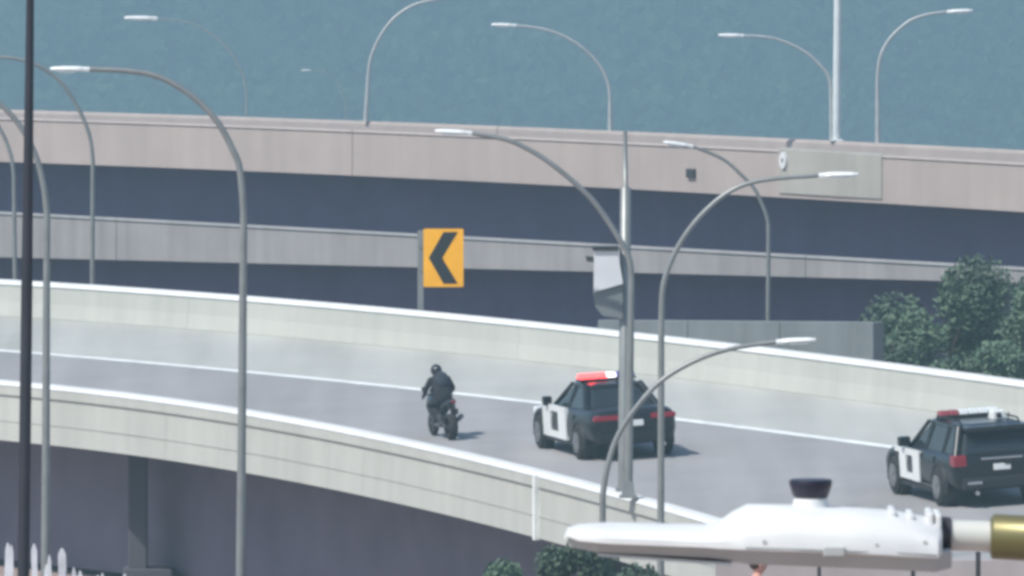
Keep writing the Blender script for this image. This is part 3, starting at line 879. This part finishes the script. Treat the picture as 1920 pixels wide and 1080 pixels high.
def hand(joints, edges, wrist_i, wrist, palm, spread, curl, s=1.0, thumb_side=1):
    """Adds a palm with four fingers and a thumb to a skin skeleton."""
    palm = Vector(palm).normalized(); spread = Vector(spread).normalized(); curl = Vector(curl).normalized()
    w0 = Vector(wrist)
    c = w0 + palm * .05 * s
    joints.append((tuple(c), (.030 * s, .022 * s))); ci = len(joints) - 1; edges.append((wrist_i, ci))
    for k, (ln, off) in enumerate(((.075, -.030), (.085, -.010), (.08, .010), (.062, .030))):
        a = c + palm * .035 * s + spread * off * s
        b = a + palm * ln * .5 * s + curl * .02 * s
        e = b + palm * ln * .25 * s + curl * ln * .45 * s
        i0 = len(joints)
        joints += [(tuple(a), .010 * s), (tuple(b), .009 * s), (tuple(e), .007 * s)]
        edges += [(ci, i0), (i0, i0 + 1), (i0 + 1, i0 + 2)]
    a = c - palm * .01 * s + spread * (-.042 * thumb_side) * s; b = a + palm * .04 * s + spread * (-.02 * thumb_side) * s + curl * .02 * s
    i0 = len(joints); joints += [(tuple(a), .011 * s), (tuple(b), .009 * s)]; edges += [(ci, i0), (i0, i0 + 1)]

# motorcycle and rider
mb_loc = on_ramp(830, 821)
HEAD = R(17); LEAN = R(1)
n = Vector((-PX, -PY, 1)).normalized()
mq = Vector((0, 0, 1)).rotation_difference(n) @ Matrix.Rotation(HEAD, 3, 'Z').to_quaternion() @ Matrix.Rotation(LEAN, 3, 'Y').to_quaternion()
bike = thing('motorcycle', 'dark sport motorcycle ridden ahead of the patrol car', 'motorcycle', mb_loc)
bike.scale = (.9, .9, .9); bike.rotation_mode = 'QUATERNION'; bike.rotation_quaternion = mq
def mwheel(y, r, wd, nm):
    s = MB(); loops = []
    for dx, rr in ((-.5, r * .70), (-.5, r * .86), (-.25, r * .98), (.25, r * .98), (.5, r * .86), (.5, r * .70)):
        loops.append([Vector((dx * wd, y + rr * math.cos(a), r + rr * math.sin(a))) for a in [2 * math.pi * k / 24 for k in range(24)]])
    s.loft(loops, smooth=True, cap=False)
    loops2 = [[Vector((dx * wd, y + r * .70 * math.cos(a), r + r * .70 * math.sin(a))) for a in [2 * math.pi * k / 24 for k in range(24)]] for dx in (-.5, .5)]
    s.loft(loops2, cap=False)
    o = s.build('wheel', 'tyre', bike)
    s = MB(); s.disc((0, y, r), (1, 0, 0), r * .2, wd * .8, 14)
    for k in range(6):
        a = 2 * math.pi * k / 6; s.tube([(0, y, r), (0, y + r * .7 * math.cos(a), r + r * .7 * math.sin(a))], .022, 6)
    s.build('rim', 'bike_metal', o)
mwheel(.70, .30, .12, 'f'); mwheel(-.70, .31, .19, 'r')
s = MB()
s.loft([[Vector((a * wv, y, z0 + (z1 - z0) * b)) for a, b in ((.6, 0), (1, .35), (.9, .75), (.4, 1), (-.4, 1), (-.9, .75), (-1, .35), (-.6, 0))] for y, wv, z0, z1 in
        ((-.35, .14, .62, .80), (-.05, .17, .55, .93), (.18, .20, .36, 1.0), (.42, .23, .34, 1.05), (.66, .20, .45, 1.08), (.84, .10, .62, .92))])
s.build('fairing', 'bike_dark', bike, subsurf=1)
s = MB(); s.loft([[Vector((a * wv, y, z0 + (z1 - z0) * b)) for a, b in ((.8, 0), (1, .6), (.6, 1), (-.6, 1), (-1, .6), (-.8, 0))] for y, wv, z0, z1 in
        ((-.98, .07, .90, .97), (-.75, .13, .80, .96), (-.45, .17, .72, .86), (-.2, .15, .66, .84))]); s.build('tail', 'bike_dark', bike, subsurf=1)
s = MB(); s.box((-.11, -.15, .25), (.11, .35, .58)); s.build('engine', 'bike_metal', bike, bevel=.04)
for sx_ in (-1, 1):
    s = MB(); s.tube([(sx_ * .09, .44, 1.0), (sx_ * .09, .70, .30)], .028, 8); s.build('fork', 'bike_metal', bike)
    s = MB(); s.tube([(sx_ * .10, -.1, .42), (sx_ * .11, -.70, .31)], .032, 8); s.build('swing_arm', 'bike_metal', bike)
    s = MB(); s.tube([(sx_ * .06, .40, .98), (sx_ * .24, .40, .99), (sx_ * .34, .33, .97)], .017, 8); s.build('handlebar', 'trim_black', bike)
    s = MB(); s.tube([(sx_ * .2, .52, 1.02), (sx_ * .25, .50, 1.10)], .01, 6); s.disc((sx_ * .27, .50, 1.11), (0, 1, .1), .055, .03, 12); s.build('mirror', 'trim_black', bike)
    s = MB(); s.tube([(sx_ * .12, -.22, .40), (sx_ * .26, -.24, .40)], .016, 6); s.build('foot_peg', 'bike_metal', bike)
s = MB(); s.tube([(.12, -.1, .35), (.17, -.45, .38), (.20, -.9, .56)], [.03, .05, .06], 12); s.build('exhaust', 'bike_metal', bike)
s = MB(); s.box((-.06, -1.0, .885), (.06, -.95, .93)); s.build('tail_lamp', 'tail_red', bike, bevel=.01)
s = MB(); s.box((-.09, -1.03, .62), (.09, -1.02, .75)); s.tube([(0, -.85, .85), (0, -1.02, .72)], .02, 6); s.build('number_plate', 'trim_black', bike)
s = MB(); s.loft([[Vector((a, .52, 1.04)) for a in (-.15, .15)] + [Vector((.10, .60, 1.06)), Vector((-.10, .60, 1.06))], [Vector((-.11, .36, 1.18)), Vector((.11, .36, 1.18)), Vector((.08, .42, 1.2)), Vector((-.08, .42, 1.2))]]); s.build('windscreen', 'car_glass', bike)

rider = thing('person', 'person in dark clothes and black helmet crouched on the motorcycle', 'person', mb_loc)
rider.scale = (.9, .9, .9); rider.rotation_mode = 'QUATERNION'; rider.rotation_quaternion = mq
J = [((0, -.30, .95), (.22, .17)), ((0, -.16, 1.10), (.23, .18)), ((0, .02, 1.26), (.255, .19)), ((0, .14, 1.36), (.22, .15)), ((0, .22, 1.43), (.07, .07)), ((0, .27, 1.48), (.07, .07))]
Ed = [(0, 1), (1, 2), (2, 3), (3, 4), (4, 5)]
for sx_ in (-1, 1):
    i0 = len(J)
    J += [((sx_ * .21, .12, 1.34), .085), ((sx_ * .33, .12, 1.13), .07), ((sx_ * .31, .33, 1.00), .045)]
    Ed += [(3, i0), (i0, i0 + 1), (i0 + 1, i0 + 2)]
    hand(J, Ed, i0 + 2, (sx_ * .31, .33, 1.00), (0, .6, -.3), (1, 0, 0), (0, -.2, -1), 1.0, sx_)
    i0 = len(J)
    J += [((sx_ * .13, -.28, .90), .105), ((sx_ * .29, .12, .76), .078), ((sx_ * .23, -.22, .48), .055), ((sx_ * .22, -.26, .42), .05), ((sx_ * .23, -.06, .39), .042)]
    Ed += [(0, i0), (i0, i0 + 1), (i0 + 1, i0 + 2), (i0 + 2, i0 + 3), (i0 + 3, i0 + 4)]
skinned('body', J, Ed, 'cloth_dark', rider)
def blob(name, c, rx, ry, rz_, m, parent, rot=None, n=12):
    s = MB(); loops = []
    for i in range(1, n):
        ph = math.pi * i / n
        loops.append([Vector(c) + (rot or Matrix.Identity(3)) @ Vector((rx * math.sin(ph) * math.cos(a), ry * math.sin(ph) * math.sin(a), rz_ * math.cos(ph))) for a in [2 * math.pi * k / 18 for k in range(18)]])
    s.loft(loops, smooth=True); return s.build(name, m, parent)
hm = blob('helmet', (0, .33, 1.545), .135, .165, .145, 'helmet', rider, Matrix.Rotation(R(25), 3, 'X'))
blob('visor', (0, .40, 1.54), .115, .11, .075, 'car_glass', hm, Matrix.Rotation(R(25), 3, 'X'))
blob('backpack', (0, -.10, 1.36), .18, .13, .23, 'cloth_blue', rider, Matrix.Rotation(R(-42), 3, 'X'))

# ------------------------------------------------------------------ trees and bushes
def tree(name, label, x, y, h, rad, n_leaf, m, cat='tree', group=None, seed=1, leaf=0.16, crown_lo=0.25):
    r_ = random.Random(seed)
    z = ground_z(x, y)
    t = thing(name, label, cat, (x, y, z), 0, group)
    s = MB()
    s.tube([(0, 0, -.1), (.05, 0, h * .3), (-.03, .05, h * .6), (.04, 0, h * .85)], [h * .022 + .03, h * .018 + .02, h * .012, .015], 8)
    cl_ = []
    for k in range(11):
        a = r_.uniform(0, 6.283); zz = r_.uniform(crown_lo, .92); q = rad * r_.uniform(.25, .85) * (1.1 - .45 * zz)
        c = Vector((q * math.cos(a), q * math.sin(a), h * zz)); cl_.append((c, rad * r_.uniform(.28, .5)))
        s.tube([(0, 0, h * zz * .55), (c.x * .6, c.y * .6, h * zz * .85), tuple(c)], [h * .009 + .01, .02, .008], 5)
    s.build('trunk', 'bark', t)
    s = MB()
    for k in range(n_leaf):
        c0, cr = cl_[r_.randrange(len(cl_))]
        d_ = Vector((r_.gauss(0, 1), r_.gauss(0, 1), r_.gauss(0, .8))).normalized() * cr * (r_.random() ** .45)
        c = c0 + d_
        a = Vector((r_.gauss(0, 1), r_.gauss(0, 1), r_.gauss(0, 1))).normalized(); b = a.orthogonal().normalized(); l = leaf * r_.uniform(.6, 1.4)
        s.add([c - a * l, c + b * l * .5, c + a * l, c - b * l * .5], [(0, 1, 2, 3)])
    s.build('crown', m, t); return t
def tree_px(name, label, u, vtop, Y, rad, n, m, seed, **k):
    p = at(u, vtop, Y); z = ground_z(p.x, Y)
    return tree(name, label, p.x, Y, p.z - z, rad, n, m, seed=seed, **k)
tree_px('leafy_tree', 'broad hazy green tree behind the ramp, right of the low wall', 1745, 500, 300, 2.2, 19000, 'leaf_pale', 11, leaf=.07, crown_lo=.1)
tree_px('leafy_tree', 'low spreading tree at the end of the low grey wall', 1672, 560, 296, 1.3, 12000, 'leaf_green', 21, leaf=.07, crown_lo=.1)
tree_px('leafy_tree', 'green tree behind the ramp at the right edge of the picture', 1915, 505, 303, 2.2, 19000, 'leaf_pale', 12, leaf=.07, crown_lo=.1)
tree_px('leafy_tree', 'small round tree between two taller ones behind the ramp wall', 1840, 560, 294, 1.6, 14000, 'leaf_pale', 13, leaf=.07, crown_lo=.1)
tree_px('leafy_tree', 'tallest tree, its top overlapping the thin viaduct edge behind', 1832, 478, 308, 1.3, 12000, 'leaf_green', 14, leaf=.07)
tree_px('bush', 'dark leafy bush under the end of the pale ramp wall', 1085, 985, 214, 1.0, 11000, 'leaf_green', 15, cat='bush', leaf=.055)
tree_px('bush', 'dark bush at the bottom edge between two lamp posts', 1200, 1010, 210, 1.0, 10000, 'leaf_green', 16, cat='bush', leaf=.055)
tree_px('bush', 'low green bush at the bottom edge left of the ramp joint', 960, 1048, 218, .8, 8000, 'leaf_pale', 17, cat='bush', leaf=.05)

# ------------------------------------------------------------------ white boards bottom left
fc = thing('board_fence', 'row of uneven white upright boards at the bottom left corner', 'fence', (at(60, 1060, 226).x, 226, ground_z(at(60, 1060, 226).x, 226)))
rb = random.Random(5)
for u, v, wd in ((-48, 1035, 10), (-20, 1022, 8), (4, 1020, 9), (22, 1024, 8), (38, 1080, 12), (55, 1058, 13), (70, 1022, 11), (86, 1060, 9), (99, 1042, 7), (112, 1070, 6), (124, 1030, 15), (146, 1066, 8), (158, 1072, 9), (176, 1080, 9), (198, 1076, 8), (226, 1078, 8)):
    p = at(u, v, 226) - fc.location; hw = wd / 2 * 226 / FPX
    s = MB(); M = Matrix.Translation((p.x, rb.uniform(-.05, .05), 0)) @ Matrix.Rotation(R(rb.uniform(-2, 2)), 4, 'Y')
    s.box((-hw, -.015, 0), (hw, .015, p.z - .1), M); s.box((-hw, -.015, p.z - .098), (hw, .015, p.z + .02), M, taper=(.3, 1))
    s.build('board', 'board_white', fc)
s = MB(); x0 = at(-60, 1060, 226).x - fc.location.x; x1 = at(240, 1060, 226).x - fc.location.x
for zz in (.4, 1.3): s.box((x0, .06, zz), (x1, .10, zz + .09))
s.build('rail', 'board_white', fc)

# ------------------------------------------------------------------ terrace with railing and a person, below the near lamp
TY = 150.0
hp = at(1419, 1047, TY)
TZ = hp.z - 1.68
tx0, tx1 = at(1345, 1080, TY).x, at(2150, 1080, TY).x
fb = thing('footbridge', 'pale footbridge showing at the bottom edge under the near lamp head', 'bridge', ((tx0 + tx1) / 2, TY, ground_z((tx0 + tx1) / 2, TY)))
off = fb.location.copy(); hw = (tx1 - tx0) / 2
s = MB(); s.box((-hw, -1.3, TZ - off.z - .3), (hw, 1.6, TZ - off.z)); s.build('deck', 'plinth_pink', fb)
s = MB(); s.box((-hw, 1.3, TZ - off.z + .003), (hw, 1.55, at(1700, 1050, TY + 1.4).z - off.z)); s.build('back_wall', 'plinth_pink', fb)
for k in (-.6, .6):
    s = MB(); s.box((k * hw - .25, -.9, -.2), (k * hw + .25, 1.1, TZ - off.z - .303)); s.build('pier', 'shade_concrete', fb)
for u, wpx in ((1536, 7), (1712, 8), (1834, 9), (1960, 8)):
    p = at(u, 1040, TY - .9); s = MB()
    s.box((p.x - off.x - wpx / 2 * TY / FPX, -.93, TZ - off.z + .002), (p.x - off.x + wpx / 2 * TY / FPX, -.87, at(u, 1025, TY).z - off.z)); s.build('railing_post', 'dark_steel', fb)
for zz in (.5, 1.0):
    s = MB(); s.tube([(-hw + .1, -.9, TZ - off.z + zz), (hw - .1, -.9, TZ - off.z + zz)], .012, 6); s.build('railing_wire', 'dark_steel', fb)

pr = thing('person', 'person with dark brown hair and rose top, head just showing under the lamp head', 'person', (hp.x, TY, TZ), R(-70))
J = [((0, 0, .95), (.15, .11)), ((0, 0, 1.12), (.13, .10)), ((0, 0, 1.30), (.16, .11)), ((0, 0, 1.40), (.12, .09)), ((0, .01, 1.47), .052), ((0, .02, 1.53), .05)]
Ed = [(0, 1), (1, 2), (2, 3), (3, 4), (4, 5)]
for sx_ in (-1, 1):
    i0 = len(J); J += [((sx_ * .18, 0, 1.37), .065), ((sx_ * .23, -.02, 1.10), .048), ((sx_ * .24, .06, .87), .034)]
    Ed += [(3, i0), (i0, i0 + 1), (i0 + 1, i0 + 2)]
    hand(J, Ed, i0 + 2, (sx_ * .24, .06, .87), (0, .1, -1), (0, 1, 0), (-sx_, .2, -.2), .95, -1)
    i0 = len(J); J += [((sx_ * .10, 0, .88), .095), ((sx_ * .11, .02, .50), .065), ((sx_ * .11, 0, .10), .042), ((sx_ * .12, .12, .04), .036)]
    Ed += [(0, i0), (i0, i0 + 1), (i0 + 1, i0 + 2), (i0 + 2, i0 + 3)]
bd = skinned('body', J, Ed, 'cloth_rose', pr)
bd.data.materials.append(MATS['skin']); bd.data.materials.append(MATS['cloth_blue'])
for p in bd.data.polygons:
    c = p.center
    if c.z > 1.455 or (abs(c.x) > .19 and c.z < .92): p.material_index = 1
    elif c.z < .93: p.material_index = 2
hd = blob('head', (0, .03, 1.60), .074, .092, .115, 'skin', pr)
s = MB(); s.tube([(0, .115, 1.615), (0, .138, 1.585), (0, .115, 1.572)], [.008, .014, .01], 6); s.build('nose', 'skin', hd)
for sx_ in (-1, 1):
    blob('ear', (sx_ * .076, .02, 1.60), .012, .022, .032, 'skin', hd, n=8); blob('eye', (sx_ * .032, .108, 1.612), .012, .01, .008, 'sign_black', hd, n=8)
s = MB(); s.box((-.025, .108, 1.545), (.025, .122, 1.553)); s.build('mouth', 'cloth_rose', hd)
blob('hair', (0, -.005, 1.632), .086, .098, .10, 'hair', pr, Matrix.Rotation(R(-18), 3, 'X'))

# ------------------------------------------------------------------ the near lamp head
LY = 24.7
K = LY / FPX
lp_foot_x = at(1920, 1000, LY).x + 2.0
lz = at(1800, 1000, LY).z
groot = Vector((lp_foot_x, LY, ground_z(lp_foot_x, LY)))
lamp = thing('street_lamp', 'large white lamp head on an arm close to the camera, lower right', 'street lamp', groot)
def lpx(u, v): p = at(u, v, LY); return p.x - groot.x, p.z - groot.z
# housing: stations along u with top and bottom rows and half depth
s = MB(); loops = []
for u, vt, vb, dy in ((1058, 1006, 1011, .03), (1064, 992, 1002, .075), (1085, 985, 1008, .11), (1140, 982, 1012, .135), (1230, 984, 1015, .145), (1320, 986, 1018, .15), (1345, 982, 1020, .155), (1375, 960, 1022, .16), (1402, 945, 1024, .16), (1480, 946, 1026, .16), (1580, 950, 1030, .155), (1660, 955, 1034, .15), (1682, 958, 1036, .145), (1755, 972, 1040, .135), (1763, 980, 1032, .12)):
    x, zt = lpx(u, vt); _, zb_ = lpx(u, vb); hz = zt - zb_
    prof = ((0.0, zt), (.62, zt - hz * .08), (.88, zt - hz * .30), (1.0, zt - hz * .62), (1.0, zb_ + hz * .04), (.92, zb_))
    L_ = [Vector((x, -dy * a, z)) for a, z in prof] + [Vector((x, dy * a, z)) for a, z in reversed(prof[1:])]
    loops.append(L_)
s.loft(loops, smooth=True)
hs = s.build('housing', 'head_white', lamp)
md = hs.modifiers.new('edge', 'EDGE_SPLIT'); md.split_angle = R(40)
# lower door / lens tray
s = MB(); loops = []
for u, vt, vb, dy in ((1066, 1004, 1022, .06), (1120, 1012, 1030, .125), (1330, 1020, 1040, .143), (1400, 1026, 1050, .15), (1600, 1032, 1058, .146), (1750, 1038, 1066, .13), (1782, 1036, 1060, .10)):
    x, zt = lpx(u, vt); _, zb_ = lpx(u, vb)
    loops.append([Vector((x, -dy * .98, zt + .012)), Vector((x, -dy * .80, zb_)), Vector((x, dy * .80, zb_)), Vector((x, dy * .98, zt + .012))])
s.loft(loops); tray = s.build('tray', 'tray_grey', lamp, bevel=.004)
s = MB(); x0, z0 = lpx(1120, 1031); x1, z1 = lpx(1370, 1047)
s.loft([[Vector((x0, -.10, z0)), Vector((x0, .10, z0)), Vector((x0, .10, z0 - .006)), Vector((x0, -.10, z0 - .006))], [Vector((x1, -.125, z1)), Vector((x1, .125, z1)), Vector((x1, .125, z1 - .006)), Vector((x1, -.125, z1 - .006))]])
s.build('lens', 'lens', tray)
# photocell on its socket
x0, zt = lpx(1520, 899); _, zb_ = lpx(1520, 934); _, zs = lpx(1520, 952)
s = MB(); s.tube([(x0, 0, zs - .01), (x0, 0, zb_)], [.040, .034], 18); sk = s.build('photocell_socket', 'head_white', lamp)
s = MB(); s.tube([(x0, 0, zb_ + .001), (x0, 0, zb_ + .008), (x0, 0, zt - .006), (x0, 0, zt)], [.033, .037, .044, .042], 20); s.build('photocell', 'photocell', lamp)
# seam, latch and screws on the housing side
s = MB(); loops = []
for u, v in ((1395, 1017), (1500, 1020), (1600, 1024), (1700, 1029), (1752, 1032)):
    x, z = lpx(u, v); dy = {1395: .16, 1500: .159, 1600: .154, 1700: .142, 1752: .136}[u]
    loops.append([Vector((x, -dy - .0012, z + .0012)), Vector((x, -dy - .0012, z - .0012)), Vector((x, -dy + .01, z - .0012)), Vector((x, -dy + .01, z + .0012))])
s.loft(loops); s.build('seam', 'lamp_grey', hs)
for u, v, dy in ((1430, 1005, .157), (1640, 1012, .147), (1730, 1008, .134)):
    x, z = lpx(u, v); s = MB(); s.disc((x, -dy, z), (0, 1, 0), .004, .010, 10); s.build('screw', 'tray_grey', hs)
x, z = lpx(1560, 1024); s = MB(); s.box((x - .022, -.164, z - .010), (x + .022, -.148, z + .010)); s.build('latch', 'tray_grey', hs, bevel=.003)
# plug hole, fins
x0, z0 = lpx(1141, 1000)
s = MB(); s.tube([(x0, -.126, z0 - .004), (x0, -.08, z0 + .002)], [.010, .010], 12)
for v_ in s.v: v_.x = x0 + (v_.x - x0) * 1.5; v_.z = z0 + (v_.z - z0) * .8
s.build('plug', 'sign_black', lamp)
for u, vt in ((1672, 953), (1706, 960), (1742, 957), (1757, 960)):
    x0, zt = lpx(u, vt); _, zb_ = lpx(u, 985)
    s = MB(); s.box((x0 - .006, -.09, zb_), (x0 + .006, .09, zt)); s.build('fin', 'head_white', lamp, bevel=.003)
# arm and sleeve, pole outside the frame
xa, za = lpx(1755, 1003); xs_, zs_ = lpx(1862, 1006)
s = MB(); s.tube([(xa, 0, za), (xs_, 0, zs_), (-.8, 0, zs_ - .05), (-.25, 0, zs_ - .22), (-.03, 0, zs_ - .6), (0, 0, zs_ - 1.2)], [.031, .031, .036, .042, .05, .055], 18); s.build('arm', 'arm_metal', lamp)
s = MB(); s.tube([(xa - .012, 0, za), (xa + .03, 0, za)], [.040, .036], 18); s.build('collar', 'dark_steel', lamp)
s = MB(); s.tube([(xs_ - .006, 0, zs_), (xs_, 0, zs_), (xs_ + .3, 0, zs_ - .015)], [.036, .046, .046], 20); s.build('arm_sleeve', 'sleeve_olive', lamp)
s = MB(); s.tube([(0, 0, 0), (0, 0, zs_ - 1.19)], [.11, .06], 18); s.build('pole', 'galvanised', lamp)
s = MB(); s.box((-.22, -.22, .002), (.22, .22, .06)); s.build('base', 'galvanised', lamp)

# ------------------------------------------------------------------ haze
hz = MB(); hz.box((-900, -100, -115), (900, 4600, 128))
ho = hz.build('haze', 'galvanised')
hm_ = bpy.data.materials.new('haze_air'); hm_.use_nodes = True
nt = hm_.node_tree
for n_ in list(nt.nodes):
    if n_.type == 'BSDF_PRINCIPLED': nt.nodes.remove(n_)
pv = nt.nodes.new('ShaderNodeVolumePrincipled')
pv.inputs['Color'].default_value = (0.40, 0.625, 0.69, 1)
pv.inputs['Density'].default_value = 0.00066
pv.inputs['Anisotropy'].default_value = 0.5
nt.links.new(pv.outputs['Volume'], nt.nodes['Material Output'].inputs['Volume'])
ho.data.materials.clear(); ho.data.materials.append(hm_)
tag(ho, label='pale blue haze filling the air', kind='stuff')
